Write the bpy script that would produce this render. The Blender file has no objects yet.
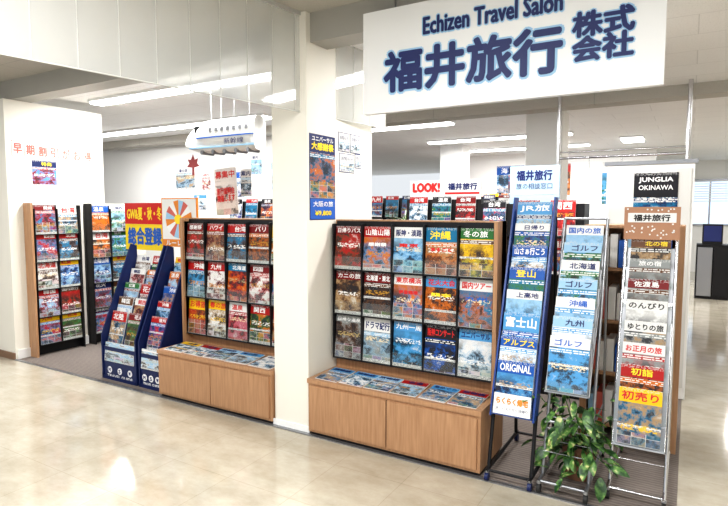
import bpy, math, random
from mathutils import Matrix, Vector
R=random.Random(11)
sc=bpy.context.scene
D=bpy.data
# ---------------------------------------------------------------- materials
def mat(name,col,rough=.5,metal=0,emit=None,es=0,noise=0,nscale=20,spec=.5):
    m=D.materials.new(name); m.use_nodes=True; nt=m.node_tree; b=nt.nodes['Principled BSDF']
    b.inputs['Base Color'].default_value=(*col,1); b.inputs['Roughness'].default_value=rough
    b.inputs['Metallic'].default_value=metal; b.inputs['Specular IOR Level'].default_value=spec
    if emit: b.inputs['Emission Color'].default_value=(*emit,1); b.inputs['Emission Strength'].default_value=es
    if noise:
        tc=nt.nodes.new('ShaderNodeTexCoord'); n=nt.nodes.new('ShaderNodeTexNoise'); n.inputs['Scale'].default_value=nscale; n.inputs['Detail'].default_value=5
        mx=nt.nodes.new('ShaderNodeMix'); mx.data_type='RGBA'
        nt.links.new(tc.outputs['Object'],n.inputs['Vector']); nt.links.new(n.outputs['Fac'],mx.inputs['Factor'])
        mx.inputs['A'].default_value=(*[c*(1-noise) for c in col],1); mx.inputs['B'].default_value=(*[min(1,c*(1+noise)) for c in col],1)
        nt.links.new(mx.outputs['Result'],b.inputs['Base Color'])
    return m
def nodes(m): return m.node_tree.nodes, m.node_tree.links, m.node_tree.nodes['Principled BSDF']
def N(ns,t,**k):
    n=ns.new(t)
    for a,v in k.items(): setattr(n,a,v)
    return n
def math_(ns,ls,op,a,b=None,c=None):
    n=ns.new('ShaderNodeMath'); n.operation=op
    for i,x in enumerate((a,b,c)):
        if x is None: continue
        if isinstance(x,(int,float)): n.inputs[i].default_value=x
        else: ls.new(x,n.inputs[i])
    return n.outputs[0]
def mixc(ns,ls,f,a,b,bt='MIX'):
    n=ns.new('ShaderNodeMix'); n.data_type='RGBA'; n.blend_type=bt
    for k,x in (('Factor',f),('A',a),('B',b)):
        if isinstance(x,(int,float)): n.inputs[k].default_value=x
        elif isinstance(x,tuple): n.inputs[k].default_value=(*x,1)
        else: ls.new(x,n.inputs[k])
    return n.outputs['Result']

M_wall=mat('wall_paint',(.80,.775,.70),.6,noise=.02,nscale=3)
M_wallw=mat('white_wall_paint',(.85,.85,.84),.6,noise=.02,nscale=3)
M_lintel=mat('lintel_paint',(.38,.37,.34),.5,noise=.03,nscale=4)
M_base=mat('brown_vinyl',(.22,.13,.08),.5)
M_black=mat('black_plastic',(.010,.010,.012),.45,spec=.35)
M_navy=mat('navy_metal',(.008,.018,.085),.4,spec=.35)
M_blue=mat('blue_metal',(.01,.05,.24),.35)
M_chrome=mat('chrome',(.6,.6,.62),.25,1)
M_steel=mat('steel_grey',(.33,.34,.36),.35,.8)
M_white=mat('white_plastic',(.80,.81,.82),.4)
M_paper=mat('paper',(.80,.80,.79),.6)
M_rub=mat('rubber',(.02,.02,.02),.7)
M_seam=mat('screen_seam',(.5,.5,.48),.5)
T={k:mat('ink_'+k,c,.5) for k,c in dict(white=(.85,.85,.85),yellow=(.9,.68,.02),red=(.6,.015,.015),navy=(.01,.02,.12),black=(.01,.01,.01),blue=(.02,.12,.5),lblue=(.33,.56,.78),pink=(.60,.14,.11),orange=(.75,.25,.03),green=(.05,.3,.08)).items()}
M_light=mat('lamp_diffuser',(.9,.9,.9),.5,emit=(1,.995,.98),es=9)
def panelled(name,c1,c2,w,h,mort,rough=.75):
    m=mat(name,c1,rough); ns,ls,b=nodes(m)
    tc=N(ns,'ShaderNodeTexCoord'); br=N(ns,'ShaderNodeTexBrick'); br.inputs['Scale'].default_value=1; br.inputs['Brick Width'].default_value=w; br.inputs['Row Height'].default_value=h; br.inputs['Mortar Size'].default_value=.004
    br.inputs['Color1'].default_value=(*c1,1); br.inputs['Color2'].default_value=(*c2,1); br.inputs['Mortar'].default_value=(*mort,1)
    nz=N(ns,'ShaderNodeTexNoise'); nz.inputs['Scale'].default_value=120; ls.new(tc.outputs['Object'],nz.inputs['Vector'])
    ls.new(tc.outputs['Object'],br.inputs['Vector'])
    g=N(ns,'ShaderNodeMapRange'); g.inputs['From Min'].default_value=.35; g.inputs['From Max'].default_value=.42; g.inputs['To Min'].default_value=.85; ls.new(nz.outputs['Fac'],g.inputs[0])
    ls.new(mixc(ns,ls,1.0,br.outputs['Color'],g.outputs[0],'MULTIPLY'),b.inputs['Base Color'])
    return m
M_ceil=panelled('ceiling_board',(.50,.48,.435),(.49,.47,.425),1.8,.9,(.37,.36,.33))
M_ceilw=panelled('shop_ceiling_board',(.86,.86,.85),(.84,.84,.83),.9,.45,(.7,.7,.69))
# wood
M_wood=mat('oak_laminate',(.6,.36,.2),.42)
ns,ls,b=nodes(M_wood)
tc=N(ns,'ShaderNodeTexCoord'); mp=N(ns,'ShaderNodeMapping'); mp.inputs['Scale'].default_value=(30,30,2.2)
nz=N(ns,'ShaderNodeTexNoise'); nz.inputs['Scale'].default_value=2.2; nz.inputs['Detail'].default_value=6
ls.new(tc.outputs['Object'],mp.inputs[0]); ls.new(mp.outputs[0],nz.inputs['Vector'])
cr=N(ns,'ShaderNodeValToRGB'); cr.color_ramp.elements[0].position=.3; cr.color_ramp.elements[1].position=.7
cr.color_ramp.elements[0].color=(.35,.19,.10,1); cr.color_ramp.elements[1].color=(.46,.27,.15,1)
ls.new(nz.outputs['Fac'],cr.inputs[0]); ls.new(cr.outputs[0],b.inputs['Base Color'])
# floor tile
M_tile=mat('vinyl_tile',(.6,.55,.45),.2)
ns,ls,b=nodes(M_tile)
tc=N(ns,'ShaderNodeTexCoord'); n1=N(ns,'ShaderNodeTexNoise'); n1.inputs['Scale'].default_value=3; n1.inputs['Detail'].default_value=9; n1.inputs['Roughness'].default_value=.72
mp=N(ns,'ShaderNodeMapping'); mp.inputs['Scale'].default_value=(1,1.6,1); ls.new(tc.outputs['Object'],mp.inputs[0]); ls.new(mp.outputs[0],n1.inputs['Vector'])
cr=N(ns,'ShaderNodeValToRGB'); cr.color_ramp.elements[0].position=.34; cr.color_ramp.elements[1].position=.68
cr.color_ramp.elements[0].color=(.385,.345,.27,1); cr.color_ramp.elements[1].color=(.52,.48,.40,1)
ls.new(n1.outputs['Fac'],cr.inputs[0])
br=N(ns,'ShaderNodeTexBrick'); br.offset=0; br.inputs['Scale'].default_value=1; br.inputs['Brick Width'].default_value=.45; br.inputs['Row Height'].default_value=.45; br.inputs['Mortar Size'].default_value=.0018
br.inputs['Color1'].default_value=(1,1,1,1); br.inputs['Color2'].default_value=(.96,.96,.95,1); br.inputs['Mortar'].default_value=(.78,.76,.73,1)
ls.new(tc.outputs['Object'],br.inputs['Vector'])
ls.new(mixc(ns,ls,1.0,cr.outputs[0],br.outputs['Color'],'MULTIPLY'),b.inputs['Base Color'])
n2=N(ns,'ShaderNodeTexNoise'); n2.inputs['Scale'].default_value=40; ls.new(tc.outputs['Object'],n2.inputs['Vector'])
mr=N(ns,'ShaderNodeMapRange'); mr.inputs['To Min'].default_value=.07; mr.inputs['To Max'].default_value=.13; ls.new(n2.outputs['Fac'],mr.inputs[0]); ls.new(mr.outputs[0],b.inputs['Roughness'])
b.inputs['Specular IOR Level'].default_value=.95
# carpet
M_carpet=mat('carpet',(.2,.17,.15),.95)
ns,ls,b=nodes(M_carpet)
tc=N(ns,'ShaderNodeTexCoord'); w=N(ns,'ShaderNodeTexWave'); w.bands_direction='Y'; w.inputs['Scale'].default_value=11; w.inputs['Distortion'].default_value=1.5; w.inputs['Detail Scale'].default_value=4
n1=N(ns,'ShaderNodeTexNoise'); n1.inputs['Scale'].default_value=120
ls.new(tc.outputs['Object'],w.inputs['Vector']); ls.new(tc.outputs['Object'],n1.inputs['Vector'])
c=mixc(ns,ls,w.outputs['Fac'],(.12,.095,.085),(.28,.235,.20)); c=mixc(ns,ls,n1.outputs['Fac'],c,(.16,.14,.13)); ls.new(c,b.inputs['Base Color'])
# glass screen
def glassy(name,dif,glo):
    m=D.materials.new(name); m.use_nodes=True; nt=m.node_tree; nt.nodes.clear()
    o=nt.nodes.new('ShaderNodeOutputMaterial'); tr=nt.nodes.new('ShaderNodeBsdfTransparent'); tr.inputs[0].default_value=(.97,.98,.97,1)
    gl=nt.nodes.new('ShaderNodeBsdfGlossy'); gl.inputs['Roughness'].default_value=.03; df=nt.nodes.new('ShaderNodeBsdfDiffuse'); df.inputs[0].default_value=(.9,.91,.9,1)
    m1=nt.nodes.new('ShaderNodeMixShader'); m2=nt.nodes.new('ShaderNodeMixShader'); m1.inputs[0].default_value=dif; m2.inputs[0].default_value=glo
    nt.links.new(tr.outputs[0],m1.inputs[1]); nt.links.new(df.outputs[0],m1.inputs[2]); nt.links.new(m1.outputs[0],m2.inputs[1]); nt.links.new(gl.outputs[0],m2.inputs[2]); nt.links.new(m2.outputs[0],o.inputs[0])
    return m
M_glass=glassy('smoke_screen_glass',.34,.20); M_acr=glassy('clear_acrylic',.01,.05)
# printed cover material
M_print=mat('printed_cover',(1,1,1),.45,spec=.3)
ns,ls,b=nodes(M_print)
def mth(op,a,b_=None,c_=None): return math_(ns,ls,op,a,b_,c_)
def mx(f,a,b_,bt='MIX'): return mixc(ns,ls,f,a,b_,bt)
uv=N(ns,'ShaderNodeUVMap',uv_map='UVMap'); sd=N(ns,'ShaderNodeUVMap',uv_map='seed')
ca=N(ns,'ShaderNodeAttribute',attribute_name='ca').outputs['Color']; cb=N(ns,'ShaderNodeAttribute',attribute_name='cb').outputs['Color']; cc=N(ns,'ShaderNodeAttribute',attribute_name='cc').outputs['Color']
s1=N(ns,'ShaderNodeSeparateXYZ'); ls.new(uv.outputs[0],s1.inputs[0]); U,V=s1.outputs[0],s1.outputs[1]
s2=N(ns,'ShaderNodeSeparateXYZ'); ls.new(sd.outputs[0],s2.inputs[0]); S,ST=s2.outputs[0],s2.outputs[1]
def comb(a,b_,c_):
    n=N(ns,'ShaderNodeCombineXYZ')
    for i,x in enumerate((a,b_,c_)):
        if isinstance(x,(int,float)): n.inputs[i].default_value=x
        else: ls.new(x,n.inputs[i])
    return n.outputs[0]
lowm=mth('LESS_THAN',V,mth('MULTIPLY_ADD',mth('FRACT',mth('MULTIPLY',S,5.3)),.42,.0))
cu=mth('MULTIPLY',mth('FLOOR',mth('MULTIPLY',U,3)),lowm); cv_=mth('MULTIPLY',mth('ADD',mth('FLOOR',mth('MULTIPLY',V,7)),1),lowm)
wn=N(ns,'ShaderNodeTexWhiteNoise'); ls.new(comb(cu,cv_,S),wn.inputs[0])
off=mth('MULTIPLY_ADD',wn.outputs['Value'],20,S)
nz=N(ns,'ShaderNodeTexNoise'); nz.inputs['Scale'].default_value=2.8; nz.inputs['Detail'].default_value=7; nz.inputs['Roughness'].default_value=.66
ls.new(comb(U,mth('MULTIPLY',V,1.5),off),nz.inputs['Vector']); f=nz.outputs['Fac']
def mrg(x,a,b_,c_=0,d_=1):
    n=N(ns,'ShaderNodeMapRange'); n.inputs['From Min'].default_value=a; n.inputs['From Max'].default_value=b_; n.inputs['To Min'].default_value=c_; n.inputs['To Max'].default_value=d_; ls.new(x,n.inputs[0]); return n.outputs[0]
photo=mx(mrg(f,.47,.56),cb,cc)
photo=mx(mth('MULTIPLY',lowm,.3),photo,mx(1.0,wn.outputs['Color'],(.6,.5,.45),'MULTIPLY'))
photo=mx(mrg(f,.42,.50,.92,0),photo,(.02,.02,.025))
photo=mx(mrg(f,.60,.66,0,.6),photo,(.7,.7,.66))
sk=mth('MULTIPLY',mth('GREATER_THAN',mth('FRACT',mth('MULTIPLY',S,2.9)),.6),mrg(V,.5,.72,0,.7))
photo=mx(sk,photo,cc)
gu=mth('LESS_THAN',mth('FRACT',mth('MULTIPLY',U,3)),.04); gv=mth('LESS_THAN',mth('FRACT',mth('MULTIPLY',V,7)),.05)
photo=mx(mth('MULTIPLY',mth('MAXIMUM',gu,gv),lowm),photo,(.6,.6,.6))
def lines(freq,fu,thr):
    ln=mth('GREATER_THAN',mth('FRACT',mth('MULTIPLY',V,freq)),.45)
    nn=N(ns,'ShaderNodeTexNoise'); nn.inputs['Scale'].default_value=1; ls.new(comb(mth('MULTIPLY',U,fu),mth('FLOOR',mth('MULTIPLY',V,freq)),S),nn.inputs['Vector'])
    return mth('MULTIPLY',ln,mth('GREATER_THAN',nn.outputs['Fac'],thr))
txt=lines(34,30,.46)
strip=mx(mth('MULTIPLY',txt,.8),(.72,.72,.70),(.06,.06,.1))
mask1=mth('MULTIPLY',mth('LESS_THAN',V,.07),mth('GREATER_THAN',mth('FRACT',mth('MULTIPLY',S,19.1)),.45))
sp=mth('MULTIPLY_ADD',mth('FRACT',mth('MULTIPLY',S,3.7)),.3,.25)
m2_=mth('MULTIPLY',mth('LESS_THAN',mth('ABSOLUTE',mth('SUBTRACT',V,sp)),.024),mth('GREATER_THAN',mth('FRACT',mth('MULTIPLY',S,23.1)),.6))
res=mx(mth('MAXIMUM',mask1,m2_),photo,strip)
sp2=mth('SUBTRACT',ST,.06); m3=mth('LESS_THAN',mth('ABSOLUTE',mth('SUBTRACT',V,sp2)),.04)
bar=mx(mth('MULTIPLY',lines(26,16,.44),.9),cb,(.8,.8,.78))
res=mx(mth('MULTIPLY',m3,mth('GREATER_THAN',mth('FRACT',mth('MULTIPLY',S,7.1)),.4)),res,bar)
nh=N(ns,'ShaderNodeTexNoise'); nh.inputs['Scale'].default_value=1; nh.inputs['Detail'].default_value=1; ls.new(comb(mth('MULTIPLY',U,14),mth('MULTIPLY',V,34),S),nh.inputs['Vector'])
hl=mth('MULTIPLY',mth('GREATER_THAN',nh.outputs['Fac'],.52),mth('LESS_THAN',mth('ABSOLUTE',mth('SUBTRACT',V,mth('MULTIPLY_ADD',mth('FRACT',mth('MULTIPLY',S,31.7)),.3,.3))),.05))
hl=mth('MULTIPLY',hl,mth('LESS_THAN',mth('ABSOLUTE',mth('SUBTRACT',U,.5)),.42))
res=mx(mth('MULTIPLY',hl,.9),res,mx(mth('GREATER_THAN',mth('FRACT',mth('MULTIPLY',S,37.7)),.5),(.8,.8,.78),mx(.5,ca,(.75,.5,.05))))
hm=mth('GREATER_THAN',V,ST)
head=mx(mth('MULTIPLY',mth('MULTIPLY',lines(40,26,.48),mth('GREATER_THAN',V,.945)),.7),ca,(.6,.6,.6))
res=mx(hm,res,head)
ls.new(res,b.inputs['Base Color'])
# leaf
M_leaf=mat('leaf_green',(.06,.2,.03),.4)
ns,ls,b=nodes(M_leaf); tc=N(ns,'ShaderNodeTexCoord'); nz=N(ns,'ShaderNodeTexNoise'); nz.inputs['Scale'].default_value=26
ls.new(tc.outputs['Object'],nz.inputs['Vector']); cr=N(ns,'ShaderNodeValToRGB'); e=cr.color_ramp.elements; e[0].position=.42; e[0].color=(.012,.055,.012,1); e[1].position=.60; e[1].color=(.12,.26,.06,1)
e2=cr.color_ramp.elements.new(.68); e2.color=(.50,.50,.22,1)
ls.new(nz.outputs['Fac'],cr.inputs[0]); ls.new(cr.outputs[0],b.inputs['Base Color'])

# ---------------------------------------------------------------- builder
_tc={}
def text_geo(s):
    if s in _tc: return _tc[s]
    cu=D.curves.new('t','FONT'); cu.body=s; cu.size=1; cu.resolution_u=2; cu.space_line=.95; cu.align_x='CENTER'
    ob=D.objects.new('t',cu); sc.collection.objects.link(ob)
    dg=bpy.context.evaluated_depsgraph_get(); me=D.meshes.new_from_object(ob.evaluated_get(dg))
    vs=[(v.co.x,v.co.y) for v in me.vertices]; fs=[tuple(p.vertices) for p in me.polygons]
    D.objects.remove(ob); D.curves.remove(cu); D.meshes.remove(me)
    x0=min(v[0] for v in vs);x1=max(v[0] for v in vs);y0=min(v[1] for v in vs);y1=max(v[1] for v in vs)
    vs=[((x-(x0+x1)/2)/(x1-x0+1e-6),(y-(y0+y1)/2)/(y1-y0+1e-6)) for x,y in vs]
    _tc[s]=(vs,fs,(x1-x0)/(y1-y0+1e-6)); return _tc[s]
I=Matrix.Identity(4)
def Tr(x,y,z): return Matrix.Translation((x,y,z))
def Rx(a): return Matrix.Rotation(math.radians(a),4,'X')
def Ry(a): return Matrix.Rotation(math.radians(a),4,'Y')
def Rz(a): return Matrix.Rotation(math.radians(a),4,'Z')
class B:
    def __init__(s,name): s.name=name;s.v=[];s.f=[];s.m=[];s.mats=[];s.pr={};s.sm=set()
    def mi(s,m):
        if m not in s.mats: s.mats.append(m)
        return s.mats.index(m)
    def add(s,M,vs,fs,m,smooth=False):
        o=len(s.v); i=s.mi(m)
        s.v+= [tuple(M@Vector(p)) for p in vs]
        for f in fs:
            if smooth: s.sm.add(len(s.f))
            s.f.append(tuple(o+k for k in f)); s.m.append(i)
    def box(s,M,x0,x1,y0,y1,z0,z1,m):
        vs=[(x,y,z) for z in (z0,z1) for y in (y0,y1) for x in (x0,x1)]
        s.add(M,vs,[(0,2,3,1),(4,5,7,6),(0,1,5,4),(2,6,7,3),(0,4,6,2),(1,3,7,5)],m)
    def quad(s,M,x0,x1,z0,z1,y,m):
        s.add(M,[(x0,y,z0),(x1,y,z0),(x1,y,z1),(x0,y,z1)],[(0,1,2,3)],m)
    def cyl(s,M,p,q,r,m,n=10,r2=None):
        p=Vector(p);q=Vector(q);d=(q-p); L=d.length
        A=M@Matrix.Translation(p)@d.to_track_quat('Z','Y').to_matrix().to_4x4(); r2=r if r2 is None else r2
        vs=[];fs=[]
        for k in range(n):
            a=2*math.pi*k/n; vs+= [(r*math.cos(a),r*math.sin(a),0),(r2*math.cos(a),r2*math.sin(a),L)]
        for k in range(n):
            j=(k+1)%n; fs.append((2*k,2*j,2*j+1,2*k+1))
        s.add(A,vs,fs,m,True)
        s.add(A,vs,[tuple(2*k for k in range(n))[::-1],tuple(2*k+1 for k in range(n))],m)
    def text(s,M,t,cx,cz,w,h,m,y=-.002,bold=0.0,n=4):
        vs,fs,asp=text_geo(t)
        w-=2*bold; h-=2*bold
        offs=[(0,0)]+([(bold*math.cos(2*math.pi*k/n),bold*math.sin(2*math.pi*k/n)) for k in range(n)] if bold else [])
        for i,(dx,dz) in enumerate(offs):
            s.add(M,[(cx+a*w+dx,y-i*.00003,cz+b_*h+dz) for a,b_ in vs],fs,m)
    def printed(s,M,w,h,ca,cb,cc,st=.76,title=None,tm='white',sub=None,sm='red',th=.008,back=True):
        if back: s.box(M,-w/2,w/2,.0005,th,0,h,M_paper)
        seed=R.uniform(0,50); fi=len(s.f)
        s.quad(M,-w/2,w/2,0,h,0,M_print)
        s.pr[fi]=(ca,cb,cc,seed,st)
        if title:
            n=max(len(x) for x in title.split('\n')); hh=h*(1-st)*.62; ww=min(w*.86,hh*n*1.2+.01)
            s.text(M,title,(w*.84-ww)/2*R.uniform(-1,1),h*(st+1)/2-h*.008,ww,hh,T[tm],bold=min(.0022,hh*.03),n=3)
        if sub: s.text(M,sub,0,h*(st-.16),w*.66,h*.09,T[sm],bold=.002,n=3)
    def done(s,bev=0):
        me=D.meshes.new(s.name); me.from_pydata(s.v,[],s.f)
        for m in s.mats: me.materials.append(m)
        me.polygons.foreach_set('material_index',s.m)
        for i in s.sm: me.polygons[i].use_smooth=True
        if s.pr:
            me.uv_layers.new(name='UVMap'); me.uv_layers.new(name='seed')
            for n in ('ca','cb','cc'): me.color_attributes.new(n,'FLOAT_COLOR','CORNER')
            nl=len(me.loops); U=[0.0]*(nl*2); Q=[0.0]*(nl*2); C=[[1.0]*(nl*4) for _ in range(3)]
            cn=[(0,0),(1,0),(1,1),(0,1)]
            for fi,(a,b_,c,sd,st) in s.pr.items():
                ls_=me.polygons[fi].loop_start
                for k in range(4):
                    li=ls_+k
                    U[2*li],U[2*li+1]=cn[k]; Q[2*li],Q[2*li+1]=sd,st
                    for CC,col in zip(C,(a,b_,c)): CC[4*li:4*li+3]=col
            me.uv_layers['UVMap'].data.foreach_set('uv',U); me.uv_layers['seed'].data.foreach_set('uv',Q)
            for n,CC in zip(('ca','cb','cc'),C): me.color_attributes[n].data.foreach_set('color',CC)
        ob=D.objects.new(s.name,me); sc.collection.objects.link(ob)
        if bev:
            md=ob.modifiers.new('b','BEVEL'); md.width=bev; md.segments=2; md.limit_method='ANGLE'
        return ob
def slab(name,x0,x1,y0,y1,z0,z1,m):
    b=B(name); b.box(I,x0,x1,y0,y1,z0,z1,m); return b.done()

# ---------------------------------------------------------------- palettes
red=(.40,.012,.012); dred=(.18,.008,.010); org=(.55,.14,.01); yel=(.8,.50,.01); blu=(.01,.09,.38); sky=(.08,.30,.58); sea=(.01,.17,.33)
wht=(.74,.74,.73); grn=(.03,.16,.04); brn=(.13,.055,.025); blk=(.015,.015,.02); pnk=(.5,.15,.2); nvy=(.008,.018,.10); tan=(.38,.25,.13); gry=(.26,.28,.28); lbl=(.30,.50,.68)
titles=['北海道','東北','関東','信州','北陸','京都','関西','九州','沖縄','四国','山陰山陽','台湾','韓国','ハワイ','温泉','日帰り','国内旅行','添乗員同行','花火','紅葉']
def rnd(dark=False):
    h=R.choice([red,red,dred,blu,sky,wht,wht,brn,org,yel,nvy,grn]); tm='white'
    if h==wht: tm=R.choice(['red','navy'])
    if h==yel: tm='red'
    return dict(ca=h,cb=R.choice([sea,sky,brn,grn,red,dred,blu,brn,org]),cc=R.choice([tan,wht,org,sky,grn,sea,lbl,red]),st=R.choice([.78,.82,.74,.68]),title=R.choice(titles),tm=tm)
def st(ca,cb,cc,title,tm='white',stv=.76,sub=None,sm='red'): return dict(ca=ca,cb=cb,cc=cc,title=title,tm=tm,st=stv,sub=sub,sm=sm)

# ---------------------------------------------------------------- room shell
slab('floor',-12,6,-4,17,-.05,0,M_tile)
slab('floor_carpet',-11.9,0.0,2.99,11.9,0,.006,M_carpet)
slab('trim_carpet_edge',-5.95,0.0,2.965,2.99,0,.008,M_steel)
slab('ceiling',-12,6,-4,3.05,2.85,2.95,M_ceil)
slab('ceiling_shop',-12,6,3.25,17,2.75,2.95,M_ceilw)
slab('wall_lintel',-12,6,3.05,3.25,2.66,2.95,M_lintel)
slab('wall_front',-12,-5.95,2.98,3.12,0,2.66,M_wall)
slab('baseboard_front',-12,-5.95,2.965,2.98,0,.07,M_base)
slab('wall_left',-6.07,-5.95,3.12,4.05,0,2.66,M_wall)
slab('wall_left_low',-6.07,-5.95,4.05,4.6,0,1.62,M_wall)
slab('baseboard_left',-5.95,-5.93,3.0,4.6,.006,.1,M_paper)
slab('wall_partition',-12,-4.6,6.6,6.75,0,2.75,M_wallw)
slab('wall_back',-4.8,-.6,12,12.15,0,2.75,M_wallw)
slab('wall_far',-2,6,16,16.15,0,2.75,M_wallw)
slab('wall_right',3.3,3.45,-4,16,0,2.75,M_wall)
b=B('ceiling_beam'); b.box(I,-12,6,6.2,6.45,2.64,2.75,M_ceil); b.done()
b=B('wall_column'); b.box(I,-2.52,-2.22,3.0,3.88,0,2.85,M_wall); b.done(.006)
slab('baseboard_column',-2.53,-2.21,2.992,3.0,.008,.05,M_wallw)
for nm,x,y in (('support_column',-1.58,7.2),('support_column',-3.9,10.0)):
    b=B(nm); b.box(I,x-.22,x+.22,y-.2,y+.2,.006,2.75,M_wallw); b.box(I,x-.24,x+.24,y-.22,y+.22,.006,.1,M_base); b.done(.006)
def sideM(x,y,z): return Tr(x,y,z)@Rz(90)
b=B('column_poster'); M=sideM(-2.2175,3.185,1.48)
b.box(M,-.155,.155,.0,.0025,0,.585,T['navy'])
b.printed(M@Tr(0,-.001,.15),.30,.31,nvy,sea,org,.99,th=.0005)
b.quad(M,-.15,.15,.005,.145,-.0012,T['blue'])
b.text(M,'ユニバーサル',0,.555,.26,.035,T['white'],bold=.001); b.text(M,'大感謝祭',0,.505,.27,.055,T['yellow'],bold=.003)
b.text(M,'大阪の旅',0,.11,.24,.04,T['white'],y=-.004,bold=.001); b.text(M,'¥9,800',0,.045,.2,.04,T['yellow'],y=-.004,bold=.002)
b.done()
b=B('notice_sheet'); 
for (y,z,w,h,cv) in [(3.46,1.98,.14,.13,wht),(3.62,1.98,.14,.13,wht),(3.50,1.83,.2,.13,wht),(3.66,1.87,.08,.1,wht)]:
    b.box(sideM(-2.2185,y,z-.005),-w/2-.005,w/2+.005,0,.0015,0,h+.01,T['navy'])
    b.printed(sideM(-2.2165,y,z),w,h,wht,lbl,wht,.5,th=.002); b.text(sideM(-2.2165,y,z),'お知らせ',0,h*.75,w*.8,.03,T['navy'])
b.done()
# ---------------------------------------------------------------- smoke screen glass
b=B('glass_smoke_screen')
p0=Vector((-2.86,-1.2,0)); p1=Vector((-2.14,3.95,0)); d=(p1-p0); L=d.length; ang=math.degrees(math.atan2(d.y,d.x))
M=Tr(p0.x,p0.y,0)@Rz(ang)
b.box(M,0,L,-.003,.003,2.205,2.83,M_glass)
b.box(M,0,L,-.015,.015,2.825,2.85,M_seam); b.box(M,0,L,-.004,.004,2.199,2.205,M_seam)
k=0
while k*.2<L: b.box(M,k*.2,k*.2+.0025,-.004,.004,2.205,2.825,M_seam); k+=1
b.done()
# ---------------------------------------------------------------- hanging sign
b=B('hanging_shop_sign'); M=Tr(-.94,2.95,2.13)
b.box(M,-.81,.81,0,.04,0,.60,M_white)
y=-.002
b.text(M,'Echizen Travel Salon',-.03,.462,.78,.115,T['lblue'],y,.009,8); b.text(M,'Echizen Travel Salon',-.03,.462,.765,.10,T['navy'],y-.003,.004,6)
b.text(M,'福井旅行',-.155,.23,1.05,.27,T['lblue'],y,.018,10); b.text(M,'福井旅行',-.155,.23,1.025,.245,T['navy'],y-.003,.009,8)
b.text(M,'株式\n会社',.54,.27,.30,.26,T['lblue'],y,.012,8); b.text(M,'株式\n会社',.54,.27,.285,.245,T['navy'],y-.003,.006,6)
for x in (-.6,.6): b.cyl(M,(x,.02,.6),(x,.02,.72),.006,M_steel)
b.done(.002)

# ---------------------------------------------------------------- wall racks + benches
def wall_rack(b,M,cols,rows,cw,rh,zb,covers,tilt=5,top=.04):
    W=cols*cw; H=zb+rows*rh+top
    b.box(M,-.0,W,.02,.05,zb-.02,H,M_black)
    for r in range(rows):
        for c in range(cols):
            z=zb+(rows-1-r)*rh; x=(c+.5)*cw
            P=M@Tr(x,-.025,z+.006)@Rx(-tilt)
            cv=covers[r][c] if covers and r<len(covers) and c<len(covers[r]) else rnd()
            b.printed(P,.219,.304,**cv)
            b.box(M,x-cw/2+.002,x+cw/2-.002,-.04,.02,z-.003,z+.004,M_black)
            b.box(P,-.112,.112,-.010,-.008,0,.09,M_acr)
    for c in range(cols+1): b.box(M,c*cw-.004,c*cw+.004,-.035,.03,zb-.005,H-.02,M_black)
def bench(name,x0,x1,y0,y1,h,covers_flat,rackcov,cols,cw,rackx,rside):
    b=B(name); z0=.006
    b.box(I,x0+.01,x1-.01,y0+.02,y1,z0,.05,M_black)
    b.box(I,x0,x1,y0,y1+.12,.03,h-.03,M_wood)
    b.box(I,x0-.005,x1+.005,y0-.01,y1+.12,h-.03,h,M_wood)
    xm=(x0+x1)/2
    b.box(I,x0+.02,xm-.004,y0-.012,y0,.05,h-.045,M_wood); b.box(I,xm+.004,x1-.02,y0-.012,y0,.05,h-.045,M_wood)
    b.box(I,xm-.004,xm+.004,y0-.002,y0,.05,h-.045,M_black)
    b.box(I,x0,x1,y1+.03,y1+.12,h,1.48,M_wood)
    for xs in rside: b.box(I,xs-.012,xs+.012,y1-.06,y1+.125,h,1.48,M_wood)
    wall_rack(b,Tr(rackx,y1+.0,0),cols,3,cw,.320,h+.085,rackcov,top=.025)
    n=len(covers_flat); w=(x1-x0-.06)/n
    for i,cv in enumerate(covers_flat):
        P=Tr(x0+.03+w*(i+.5),y0+.02,h+.003)@Rz(R.uniform(-4,4))@Rx(-86)
        b.printed(P,min(w*.92,.3),.235,**cv)
    b.done(.0015)
mid=[[st(dred,brn,red,'日帰りバス','white',.82),st(red,sky,org,'山陰山陽','white',.76,'感謝祭','white'),st(wht,sky,lbl,'阪神・淡路','navy',.76,'東京','red'),st(sea,org,tan,'沖縄','yellow',.70,'まるごと','red'),st(grn,brn,yel,'冬の旅','white',.78)],
 [st(dred,brn,tan,'カニの旅','white',.8),st(dred,brn,blk,'北海道・東北','white',.78),st(wht,sky,org,'東京横浜','red',.78,'伊豆箱根','red'),st(sky,blk,org,'花火大会','red',.78,'熊本','yellow'),st(wht,org,sea,'国内ツアー','red',.76,'九州','blue')],
 [st(gry,brn,gry,'日帰り温泉','white',.84),st(wht,lbl,gry,'ドラマ紀行','navy',.7),st(sky,sea,sky,'九州一周','white',.8),st(blk,blk,blu,'阪神コンサート','red',.72),st(sky,lbl,wht,'ユニバーサル','navy',.78)]]
lef=[[st(dred,brn,red,'感謝祭','white',.8),st(red,dred,tan,'ハワイ','white',.8),st(red,brn,sea,'台湾','white',.76),st(dred,org,blk,'バリ','white',.78),rnd()],
 [st(red,sea,sky,'沖縄','white',.74),st(red,dred,wht,'九州','white',.76),st(sea,red,org,'北海道','white',.8),st(dred,red,wht,'四国','white',.8),rnd()],
 [st(yel,org,red,'お得旅','red',.68),st(yel,tan,wht,'春の旅','red',.74),st(wht,red,pnk,'温泉','red',.76),st(red,grn,org,'関西','white',.76),rnd()]]
flat=lambda n:[dict(ca=R.choice([wht,lbl,yel,red,sky]),cb=R.choice([sea,sky,gry,blk]),cc=R.choice([wht,lbl,tan]),st=.74,title=R.choice(['旅物語','名湯','島めぐり','海の旅']),tm='navy') for _ in range(n)]
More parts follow.
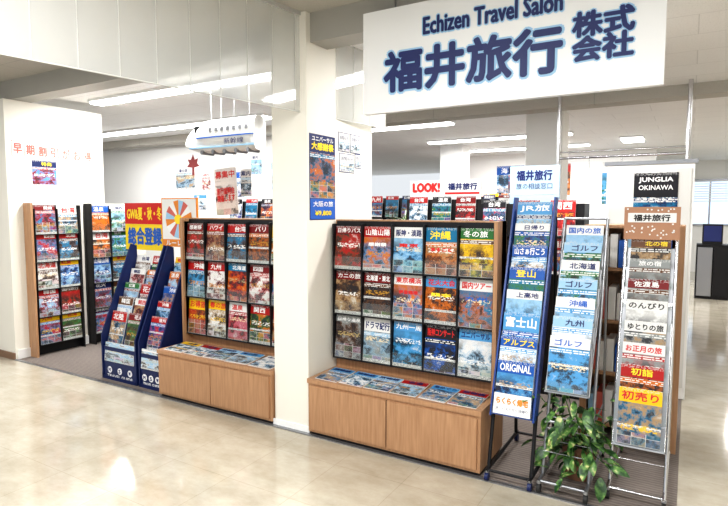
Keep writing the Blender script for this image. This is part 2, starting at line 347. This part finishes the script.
bench('brochure_display_bench',-2.205,-.985,2.98,3.3,.40,flat(6),mid,5,.235,-2.19,[-.997])
bench('brochure_display_bench.001',-3.74,-2.53,2.98,3.3,.40,flat(5),lef,5,.235,-3.72,[-3.728])
for i,(y,nc) in enumerate([(3.17,2),(3.80,2)]):
    b=B('wall_brochure_rack'); M=Tr(-5.86,y,0)@Rz(90)
    b.box(M,-.025,nc*.24+.025,.05,.085,.006,1.6,M_black)
    wall_rack(b,M,nc,5,.24,.292,.12,None,top=.0)
    b.box(M,-.05 if i==0 else -.02,-.026 if i==0 else -.006,-.05,.085,.006,1.62,M_wood if i==0 else M_black); b.box(M,nc*.24+.006,nc*.24+.02,-.03,.085,.006,1.6,M_black)
    b.done()
b=B('wall_notice_lettering')
for i,ch in enumerate('早期割引がお得'):
    M=sideM(-5.9475,3.095+i*.127,2.1-.004*i)
    b.quad(M,-.060,.060,-.003,.153,0.001,T['pink']); b.quad(M,-.055,.055,0.002,.148,0,T['white']); b.text(M,ch,0,.075,.09,.11,T['pink'],bold=.004)
b.done()
b=B('wall_poster'); b.printed(sideM(-5.9475,3.36,1.80),.26,.27,nvy,red,sky,.75,'特典','yellow',th=.0025); b.done()

# ---------------------------------------------------------------- tiered floor racks
def tier_rack(name,xc,yb,yt,ztop,step,n,covers,frame,style,w=.225):
    b=B(name); M=Tr(xc,yb,.006); dy=yt-yb
    zt=[ztop-i*step for i in range(n)]
    for i in range(n):
        t=i/(n-1); y=dy*(1-t)
        P=M@Tr(0,y,zt[i]-.297)@Rx(-14)
        b.printed(P,.208,.297,**covers[i])
        b.box(P,-w/2,w/2,-.012,.035,-.012,-.004,frame)
        b.box(P,-w/2,w/2,-.014,-.011,-.012,.05,M_acr)
        b.box(P,-w/2,w/2,.03,.034,-.012,.25,frame if style!='chrome' else M_steel)
        for sx in (-1,1): b.cyl(P,(sx*w/2,.02,-.01),(sx*w/2,.06,.2),.004,frame,8)
    y0=0.06; zl=zt[-1]-.3; y1=dy+.1
    for sx in (-1,1):
        x=sx*(w/2+.008)
        if style=='plate':
            vs=[(x-.005,-.01,zl-.02),(x-.005,.09,zl-.02),(x-.005,dy+.13,ztop+.02),(x-.005,dy+.05,ztop+.02)]
            vs+=[(a+.010,c,e) for a,c,e in vs]
            b.add(M,vs,[(0,1,2,3)[::-1],(4,5,6,7),(0,1,5,4),(1,2,6,5),(2,3,7,6),(3,0,4,7)],frame)
            b.cyl(M,(x,.06,zl),(x,-.02,.06),.011,M_black); b.cyl(M,(x,dy+.08,ztop-.1),(x,dy+.2,.06),.011,M_black)
        else:
            b.cyl(M,(x,y0-.02,.06),(x,y1,ztop+.03),.009,frame,12)
            b.cyl(M,(x,dy+.22,.06),(x,y1,ztop+.03),.007,frame,12)
            b.cyl(M,(x,.08,.35),(x,dy+.16,.35),.005,frame)
        b.cyl(M,(x,-.06,.06),(x,dy+.24,.06),.010,M_black if style=='plate' else frame,12)
        for yy in (-.05,dy+.22):
            b.cyl(M,(x,yy,.05),(x,yy,.062),.012,M_steel)
            b.cyl(M,(x-.01,yy,.024),(x+.01,yy,.024),.024,M_rub if style!='plate' else M_navy,16)
    for z,yy in ((.06,-.04),(.06,dy+.22),(.35,.1)): b.cyl(M,(-w/2-.008,yy,z),(w/2+.008,yy,z),.008,M_black if style=='plate' else frame)
    if style!='plate':
        b.cyl(M,(-w/2-.008,y1,ztop+.03),(w/2+.008,y1,ztop+.03),.008,frame)
        for k in range(4):
            z=.2+.06*k; b.cyl(M,(-w/2-.008,.04+.02*k,z),(w/2+.008,.04+.02*k,z),.003,frame)
    return b,M
cov1=[st(sky,nvy,lbl,'JR旅','white',.74),st(wht,blu,grn,'日帰り','navy',.84),st(blu,sky,wht,'山さぁ行こう','white',.76),st(blu,sea,grn,'登山','yellow',.76),st(wht,sky,lbl,'上高地','navy',.82),st(sky,blu,sky,'富士山','white',.66),st(blu,sky,wht,'アルプス','yellow',.80),st(blu,nvy,sky,'ORIGINAL','white',.76)]
b,M=tier_rack('leaning_brochure_stand',-.82,3.02,3.38,1.60,.13,8,cov1,M_blue,'plate')
P=M@Tr(0,-.016,1.60-.91-.297)@Rx(-14); b.quad(P,-.104,.104,0,.115,0,M_paper); b.text(P,'らくらく帰宅',0,.075,.18,.04,T['orange'],bold=.002); b.text(P,'JR・バスで行く日帰り',0,.03,.18,.02,T['navy'])
b.done()
gv=[(wht,sky,lbl,'国内の旅','blue'),(lbl,grn,sky,'ゴルフ','navy'),(wht,grn,lbl,'北海道','navy'),(lbl,sky,grn,'ゴルフ','navy'),(wht,sky,lbl,'沖縄','blue'),(lbl,sky,wht,'九州','navy'),(wht,sky,sky,'ゴルフ','blue')]
cov2=[st(a,b_,c_,t,m,.80) for a,b_,c_,t,m in gv]
b,M=tier_rack('wire_brochure_stand',-.535,3.04,3.42,1.46,.100,7,cov2,M_steel,'wire'); b.done()
cov3=[st(brn,blk,tan,'北の宿','yellow',.84),st(gry,brn,gry,'旅の宿','white',.84),st(dred,brn,gry,'佐渡島','white',.82),st(wht,gry,wht,'のんびり','black',.80),st(wht,gry,tan,'ゆとりの旅','black',.80),st(wht,red,gry,'お正月の旅','red',.80),st(red,org,blk,'初詣','yellow',.78),st(yel,sea,tan,'初売り','red',.74)]
b,M=tier_rack('chrome_brochure_stand',-.19,3.16,3.55,1.38,.112,8,cov3,M_chrome,'chrome',w=.25)
P=M@Tr(0,.44,1.37)
b.box(P,-.145,.145,0,.006,0,.19,mat('coral_board',(.42,.22,.13),.5))
b.box(P,-.125,.125,-.004,0,.10,.155,M_paper); b.text(P,'福井旅行',0,.127,.19,.04,T['black'],y=-.006,bold=.0015)
for k in range(60):
    x=-.135+.27*R.random(); z=.008+.175*R.random()
    if .095<z<.165: continue
    b.cyl(P,(x,-.003,z),(x,-.0005,z),.005,M_paper,8)
b.done()

# navy angled stands at left
def navy_stand(name,x0,x1,cols):
    b=B(name); M=Tr(x0,3.05,.006); W=x1-x0; cw=W/cols; zt=1.2
    for x in [0]+[W]:
        vs=[(x-.008,0,0),(x-.008,.42,0),(x-.008,.40,zt),(x-.008,.34,zt+.02),(x-.008,0,.40)]
        vs+=[(a+.016,c,e) for a,c,e in vs]
        b.add(M,vs,[(4,3,2,1,0),(5,6,7,8,9)]+[(i,(i+1)%5,(i+1)%5+5,i+5) for i in range(5)],M_navy)
    b.box(M,0,W,.01,.03,0,.3,M_navy); b.box(M,0,W,.0,.42,0,.03,M_navy)
    for i in range(3):
        cxx=W*(.2+.3*i); b.cyl(M,(cxx,.008,.09),(cxx,.0099,.09),.03,T['white'],18); b.text(M,'MSW'[i],cxx,.09,.03,.035,T['navy'],y=.006,bold=.002)
    b.text(M,'TRAVEL GUIDE',W/2,.035,W*.75,.03,T['white'],y=.008,bold=.001)
    b.printed(M@Tr(W/2,.0,.17)@Rx(-6),W*.86,.17,lbl,wht,lbl,.99)
    for r in range(5):
        for c in range(cols):
            P=M@Tr(cw*(c+.5),.05+.07*r,.33+.125*r)@Rx(-14)
            b.printed(P,.205,.29,**rnd()); b.box(P,-cw/2,cw/2,.012,.02,-.01,.2,M_navy); b.box(P,-cw/2,cw/2,-.012,.012,-.012,-.004,M_navy)
    return b
navy_stand('angled_brochure_display',-4.60,-4.13,2).done()
navy_stand('angled_brochure_display.001',-4.08,-3.80,1).done()
b=B('promotion_board'); M=Tr(-4.90,3.78,0)
b.box(M,-.30,.30,.01,.03,1.13,1.62,M_paper); b.box(M,-.31,.31,-.0,.009,1.40,1.62,T['red']); b.box(M,-.31,.31,-.0,.009,1.13,1.399,T['yellow'])
b.text(M,'GW&夏・秋・冬',0,1.51,.55,.14,T['yellow'],bold=.004); b.text(M,'総合登録',0,1.275,.54,.19,T['blue'],bold=.008)
for x in(-.25,.25): b.cyl(M,(x,.03,.02),(x,.03,1.2),.012,M_black); b.box(M,x-.02,x+.02,-.1,.16,.006,.025,M_black)
b.done()
b=B('roulette_board'); M=Tr(-4.13,3.56,0)
b.box(M,-.24,.24,.01,.03,1.2,1.66,T['orange']); b.quad(M,-.23,.23,1.27,1.65,.009,M_paper)
for k in range(16):
    a0=2*math.pi*k/16;a1=2*math.pi*(k+1)/16; r=.18
    b.add(M,[(0,.006,1.46),(r*math.cos(a0),.006,1.46+r*math.sin(a0)),(r*math.cos(a1),.006,1.46+r*math.sin(a1))],[(0,1,2)],[T['orange'],T['white'],T['pink'],T['lblue']][k%4])
b.cyl(M,(0,-.006,1.46),(0,0.005,1.46),.045,T['yellow'],20); b.text(M,'ルーレット',0,1.235,.36,.05,T['white'],y=.006,bold=.002)
for x in(-.2,.2): b.cyl(M,(x,.03,.02),(x,.03,1.25),.012,M_black); b.box(M,x-.02,x+.02,-.0,.16,.006,.025,M_black)
b.done()

# ---------------------------------------------------------------- hanging model bullet train
b=B('hanging_model_train'); M=Tr(-3.90,3.9,2.25)@Matrix.Diagonal((1.22,1.3,1.5,1))
secs=[]; n=16
for i in range(19):
    x=-.40+.8*i/18; t=max(0,min(1,(x+.40)/.36)); k=math.sin(t*math.pi/2)**.6 if t<1 else 1
    zc=-.04*(1-k); hw=.065*max(.10,k); hh=.105*max(.08,k)
    secs.append([(x,hw*abs(math.cos(a))**.6*(1 if math.cos(a)>0 else -1),zc+hh*abs(math.sin(a))**.6*(1 if math.sin(a)>0 else -1)) for a in [2*math.pi*j/n for j in range(n)]])
vs=[p for r in secs for p in r]; fs=[]
for i in range(18):
    for j in range(n): fs.append((i*n+j,i*n+(j+1)%n,(i+1)*n+(j+1)%n,(i+1)*n+j))
fs+=[tuple(range(n)),tuple(range(18*n,19*n))[::-1]]
b.add(M,vs,fs,mat('train_shell',(.70,.71,.70),.45),True)
for k in range(7): b.box(M,-.06+k*.062,-.03+k*.062,-.0665,.0665,.025,.05,M_steel)
b.box(M,-.20,.398,-.0665,.0665,-.012,-.004,T['blue']); b.box(M,-.28,.395,-.0655,.0655,-.075,-.066,T['lblue'])
for k in range(5): b.cyl(M,(-.15+k*.12,-.06,-.10),(-.15+k*.12,.06,-.10),.014,M_steel,12)
b.box(M,-.235,-.17,-.052,.052,.03,.07,M_black)
b.text(M,'新幹線',.2,-.04,.2,.035,T['navy'],y=-.068)
for x in (-.1,.3): b.cyl(M,(x,0,.09),(x,0,.333),.002,M_steel,6)
b.done()
b=B('hanging_flyer'); M=Tr(-3.80,4.0,1.38)
b.printed(M@Tr(-.13,0,.12)@Ry(-4),.30,.46,wht,wht,wht,.74,'募集中','red',th=.003); b.text(M@Tr(-.13,-.003,.12)@Ry(-4),'旅行説明会\n開催します',0,.2,.24,.14,T['red'],bold=.002)
b.printed(M@Tr(.10,0.02,.30),.14,.26,wht,lbl,wht,.7,'案内','navy',th=.003)
for x in (-.22,-.05): b.cyl(M,(x,0.01,.57),(x+.03,0.01,1.37),.002,M_steel,6)
b.done()

# ---------------------------------------------------------------- potted plant
b=B('potted_plant'); M=Tr(-.50,3.30,.006)
b.cyl(M,(0,0,0),(0,0,.2),.075,mat('pot_ceramic',(.25,.13,.08),.5),20,.1); b.cyl(M,(0,0,.19),(0,0,.202),.095,mat('soil',(.03,.02,.015),.9),20)
for k in range(150):
    a=R.uniform(0,2*math.pi); rr=R.uniform(.03,.23); zz=.24+R.uniform(-.15,.30)*(1 if rr>.1 else .6)
    x=rr*math.cos(a)*1.0; yv=max(-.3,rr*math.sin(a)*.85-.12)
    L_=R.uniform(.07,.12); wd=L_*R.uniform(.16,.26)
    P=M@Tr(x,yv,zz)@Rz(math.degrees(a)+R.uniform(-50,50))@Ry(R.uniform(-20,60))@Rx(R.uniform(-40,40))
    vs=[];fs=[];n=7
    for i in range(n):
        t=i/(n-1); ww=wd*math.sin(math.pi*min(1,.06+t*.94))**.8+.0005 if t<1 else .0005; zc=-.25*L_*t*t
        vs+= [(L_*t,-ww,zc+.25*ww),(L_*t,0,zc),(L_*t,ww,zc+.25*ww)]
    for i in range(n-1):
        o=i*3; fs+=[(o,o+3,o+4,o+1),(o+1,o+4,o+5,o+2)]
    b.add(P,vs,fs,M_leaf,True)
    if k%3==0: b.cyl(M,(0,0,.19),(x,yv,zz),.0025,M_leaf,5)
b.done()

# ---------------------------------------------------------------- interior
def back_rack(name,x0,x1,y,h,rows=2,dark=True):
    b=B(name); M=Tr(x0,y,0); W=x1-x0; cols=int(W/.225); cw=W/cols
    b.box(M,-.02,W+.02,.05,.3,.006,h-.04,M_black if dark else M_wood)
    for r in range(rows):
        for c in range(cols):
            P=M@Tr(cw*(c+.5),0,h-.30-.31*r)@Rx(-6)
            cv=rnd(); 
            if dark: cv['ca']=R.choice([nvy,blk,blu,dred,red,nvy,wht]); cv['cb']=R.choice([nvy,blu,blk,sea,dred]); cv['tm']='navy' if cv['ca']==wht else 'white'
            b.printed(P,.195,.29,**cv); b.box(M,cw*c+.01,cw*(c+1)-.01,-.02,.05,h-.315-.31*r,h-.305-.31*r,M_black)
    return b
b=back_rack('magazine_shelf',-2.46,-1.72,5.0,1.69)
b.box(I,-2.46,-1.72,5.08,5.1,1.64,1.84,M_paper); M=Tr(-2.1,5.078,0)
b.text(M,'LOOK!',-.18,1.77,.3,.10,T['red'],bold=.008); b.text(M,'福井旅行',.2,1.775,.3,.07,T['navy'],bold=.003); b.box(M,.02,.37,-.001,.001,1.70,1.72,T['red']); b.done()
b=back_rack('magazine_shelf.001',-1.58,-.74,4.6,1.64)
b.box(I,-1.35,-.94,4.76,4.79,1.58,1.92,mat('pale_blue_board',(.42,.58,.70),.4)); M=Tr(-1.145,4.758,0)
b.text(M,'福井旅行',0,1.84,.3,.09,T['navy'],bold=.003); b.text(M,'旅の相談窓口',0,1.75,.3,.05,T['navy']); b.quad(M,-.17,.17,1.68,1.70,-.001,T['white']); b.done()
back_rack('magazine_shelf.002',-5.2,-3.9,5.3,1.70).done()
back_rack('magazine_shelf.003',-3.9,-2.9,6.7,1.75).done()
back_rack('magazine_shelf.004',-2.9,-1.9,8.6,1.8,3).done()
back_rack('magazine_shelf.005',-4.7,-3.2,11.4,1.9,3,False).done()
for (x,z,w,h,cv) in [(-7.45,1.90,.46,.36,st(wht,lbl,tan,'春の旅','navy')),(-6.95,1.88,.2,.28,st(wht,red,wht,'2割引','red')),(-6.2,1.75,.3,.4,st(blu,sky,wht,'海','white')),(-5.4,1.85,.3,.42,st(sea,sky,lbl,'島旅','white')),(-5.85,2.1,.22,.3,st(wht,lbl,lbl,'案内','navy')),(-7.1,1.55,.3,.25,st(sky,lbl,wht,'空','white'))]:
    b=B('wall_poster'); b.printed(Tr(x,6.597,z),w,h,th=.003,**cv); b.done()
for (x,z,w,h,cv) in [(-3.4,1.7,.6,.8,st(blu,sky,wht,'海の旅','white')),(-2.4,1.8,.5,.7,st(red,org,tan,'秋の旅','white')),(-1.2,1.6,.7,.9,st(wht,grn,sky,'高原','navy'))]:
    b=B('back_wall_poster'); b.printed(Tr(x,11.997,z),w,h,th=.003,**cv); b.done()
b=B('wall_tree_decoration'); M=Tr(-7.25,6.595,2.28)
tv=[(-.03,-.15),(.03,-.15),(.025,-.02),(.15,.0),(.09,.05),(.12,.13),(.04,.11),(0,.2),(-.05,.11),(-.13,.12),(-.09,.05),(-.15,-.01),(-.025,-.02)]
tv2=[(x,0.004,z) for x,z in tv]; nT=len(tv)
b.add(M,[(x,0,z) for x,z in tv]+tv2,[tuple(range(nT))]+[(i,(i+1)%nT,(i+1)%nT+nT,i+nT) for i in range(nT)],mat('tree_ink',(.22,.03,.03),.6)); b.done()
b=B('partition_panel'); b.box(I,-.62,.02,5.1,5.16,.006,1.92,M_wallw); b.box(I,-.60,.0,5.09,5.1,.1,1.88,mat('grey_fabric',(.66,.66,.64),.9,noise=.05,nscale=200)); b.box(I,-.64,.04,5.09,5.17,1.92,1.95,M_steel)
b.printed(Tr(-.25,5.083,1.45),.32,.40,blk,nvy,sea,.5,th=.007); M=Tr(-.25,5.081,1.45); b.text(M,'JUNGLIA',0,.34,.25,.05,T['white'],bold=.002); b.text(M,'OKINAWA',0,.28,.25,.04,T['white'],bold=.001); b.done()
b=B('wooden_shelf_unit'); b.box(I,-.60,-.56,3.9,4.25,.006,1.45,M_wood); b.box(I,-.06,-.02,3.9,4.25,.006,1.45,M_wood); b.box(I,-.60,-.02,4.23,4.26,.006,1.45,M_wood)
for z in (.1,.45,.8,1.15,1.43): b.box(I,-.56,-.06,3.92,4.23,z,z+.02,M_wood)
for z in (.12,.47,.82,1.17):
    for k in range(9): b.box(I,-.55+k*.052,-.505+k*.052,3.95,4.15,z,z+.18+.02*(k%3),[T['lblue'],M_paper,T['blue'],T['pink'],M_paper][(k*3+int(z*7))%5])
b.done()
b=B('wooden_counter'); b.box(I,-.42,-.05,6.4,8.4,.006,1.0,M_wood); b.box(I,-.45,-.02,6.35,8.45,1.0,1.04,M_wood); b.done(.003)
b=B('chrome_frame')
for x in (-1.2,-.04): b.cyl(I,(x,6.0,.006),(x,6.0,2.75),.02,M_chrome,14)
b.cyl(I,(-1.2,6,2.08),(-.04,6,2.08),.014,M_chrome); b.cyl(I,(-1.2,6,2.14),(-.04,6,2.14),.008,M_chrome)
for x in (-.9,-.6,-.3): b.cyl(I,(x,6,2.08),(x,6,1.96),.005,M_chrome,6)
b.done()
b=B('poster_panel'); b.printed(Tr(-2.0,7.5,1.75),.30,.38,nvy,red,sky,.75,'GW','white',th=.012); b.box(I,-2.03,-1.97,7.512,7.53,.006,1.9,M_steel); b.done()
b=B('indoor_palm'); M=Tr(-3.02,6.15,.006)
b.cyl(M,(0,0,0),(0,0,.35),.12,M_white,16,.15); b.cyl(M,(0,0,.3),(0,0,1.3),.015,M_leaf,8)
for k in range(60):
    a=R.uniform(0,6.28); el=R.uniform(-.3,1.0); P=M@Tr(0,0,R.uniform(1.1,1.4))@Rz(math.degrees(a))@Ry(-math.degrees(el)); L_=R.uniform(.25,.42)
    vs=[];fs=[]
    for i in range(6):
        t=i/5; ww=.022*math.sin(math.pi*(.08+.9*t)); zc=-.35*L_*t*t; vs+=[(L_*t,-ww,zc),(L_*t,ww,zc)]
    for i in range(5): fs.append((2*i,2*i+1,2*i+3,2*i+2))
    b.add(P,vs,fs,M_leaf,True)
b.done()
def lamp(name,x0,x1,y0,y1,z,power):
    b=B(name); b.box(I,x0,x1,y0,y1,z-.03,z,M_white); b.box(I,x0+.02,x1-.02,y0+.02,y1-.02,z-.05,z-.03,M_light); b.done()
    l=D.lights.new('lamp_light','AREA'); l.shape='RECTANGLE'; l.size=x1-x0; l.size_y=y1-y0; l.energy=power; l.color=(1,.995,.985)
    o=D.objects.new(name+'_light',l); o.location=((x0+x1)/2,(y0+y1)/2,z-.06); sc.collection.objects.link(o)
lamp('ceiling_lamp',-5.7,-3.1,3.72,3.9,2.75,72)
lamp('ceiling_lamp.001',-8.4,-4.6,5.35,5.55,2.75,75)
lamp('ceiling_lamp.002',-4.3,-2.8,7.0,7.2,2.75,60)
lamp('ceiling_lamp.003',-4.0,-1.6,8.9,9.1,2.75,65)
lamp('ceiling_lamp.004',-4.0,-1.6,10.6,10.8,2.75,60)
lamp('ceiling_lamp.005',-1.05,-.7,10.0,10.6,2.75,45)
lamp('ceiling_lamp.006',-1.9,-.3,4.0,4.2,2.75,42)
lamp('ceiling_lamp.007',.8,1.4,12,12.6,2.75,70)
lamp('added_corridor_lamp',-2.0,-.6,.6,1.0,2.85,56)  # corridor lamps: unseen, added out of frame to brighten the scene
lamp('added_corridor_lamp.001',-5.6,-4.2,.9,1.3,2.85,48)
lamp('added_corridor_lamp.002',.6,2.0,.8,1.2,2.85,44)
lamp('added_corridor_lamp.003',-1.6,.6,-1.6,-1.2,2.85,56)
lamp('added_corridor_lamp.004',1.2,1.8,6,6.6,2.75,45)
M_win=mat('window_pane',(.3,.4,.5),.1,emit=(.6,.72,.88),es=1.1)
for i in range(3):
    b=B('window_%d'%(i+1)); x=-.1+i*1.1
    b.box(I,x,x+1.0,15.95,16.0,1.15,2.3,M_steel)
    for a,c in ((0.04,.48),(.52,.96)): b.box(I,x+a,x+c,15.93,15.96,1.2,2.25,M_win)
    for k in range(9): b.box(I,x+.04,x+.96,15.92,15.93,2.25-.06*k-.02,2.25-.06*k,M_paper)
    b.done()
b=B('office_cabinet'); b.box(I,.12,.62,11.2,11.6,.0,.95,M_black); b.box(I,.14,.36,11.18,11.2,.05,.9,M_steel); b.box(I,.38,.60,11.18,11.2,.05,.9,M_black); b.box(I,.2,.5,11.25,11.5,.95,1.3,M_black); b.box(I,.22,.48,11.24,11.25,1.0,1.27,T['navy']); b.done(.005)
w=D.worlds.new('w'); sc.world=w; w.use_nodes=True; w.node_tree.nodes['Background'].inputs[0].default_value=(.92,.96,1,1); w.node_tree.nodes['Background'].inputs[1].default_value=.7
cam=D.cameras.new('cam'); cam.sensor_width=36; cam.lens=27.2; co=D.objects.new('camera',cam); co.location=(0,0,1.55); co.rotation_euler=(math.radians(85.5),0,math.radians(30.6)); sc.collection.objects.link(co); sc.camera=co
sc.view_settings.view_transform='Standard'; sc.view_settings.exposure=.12
try: sc.view_settings.look='Medium High Contrast'
except Exception: pass
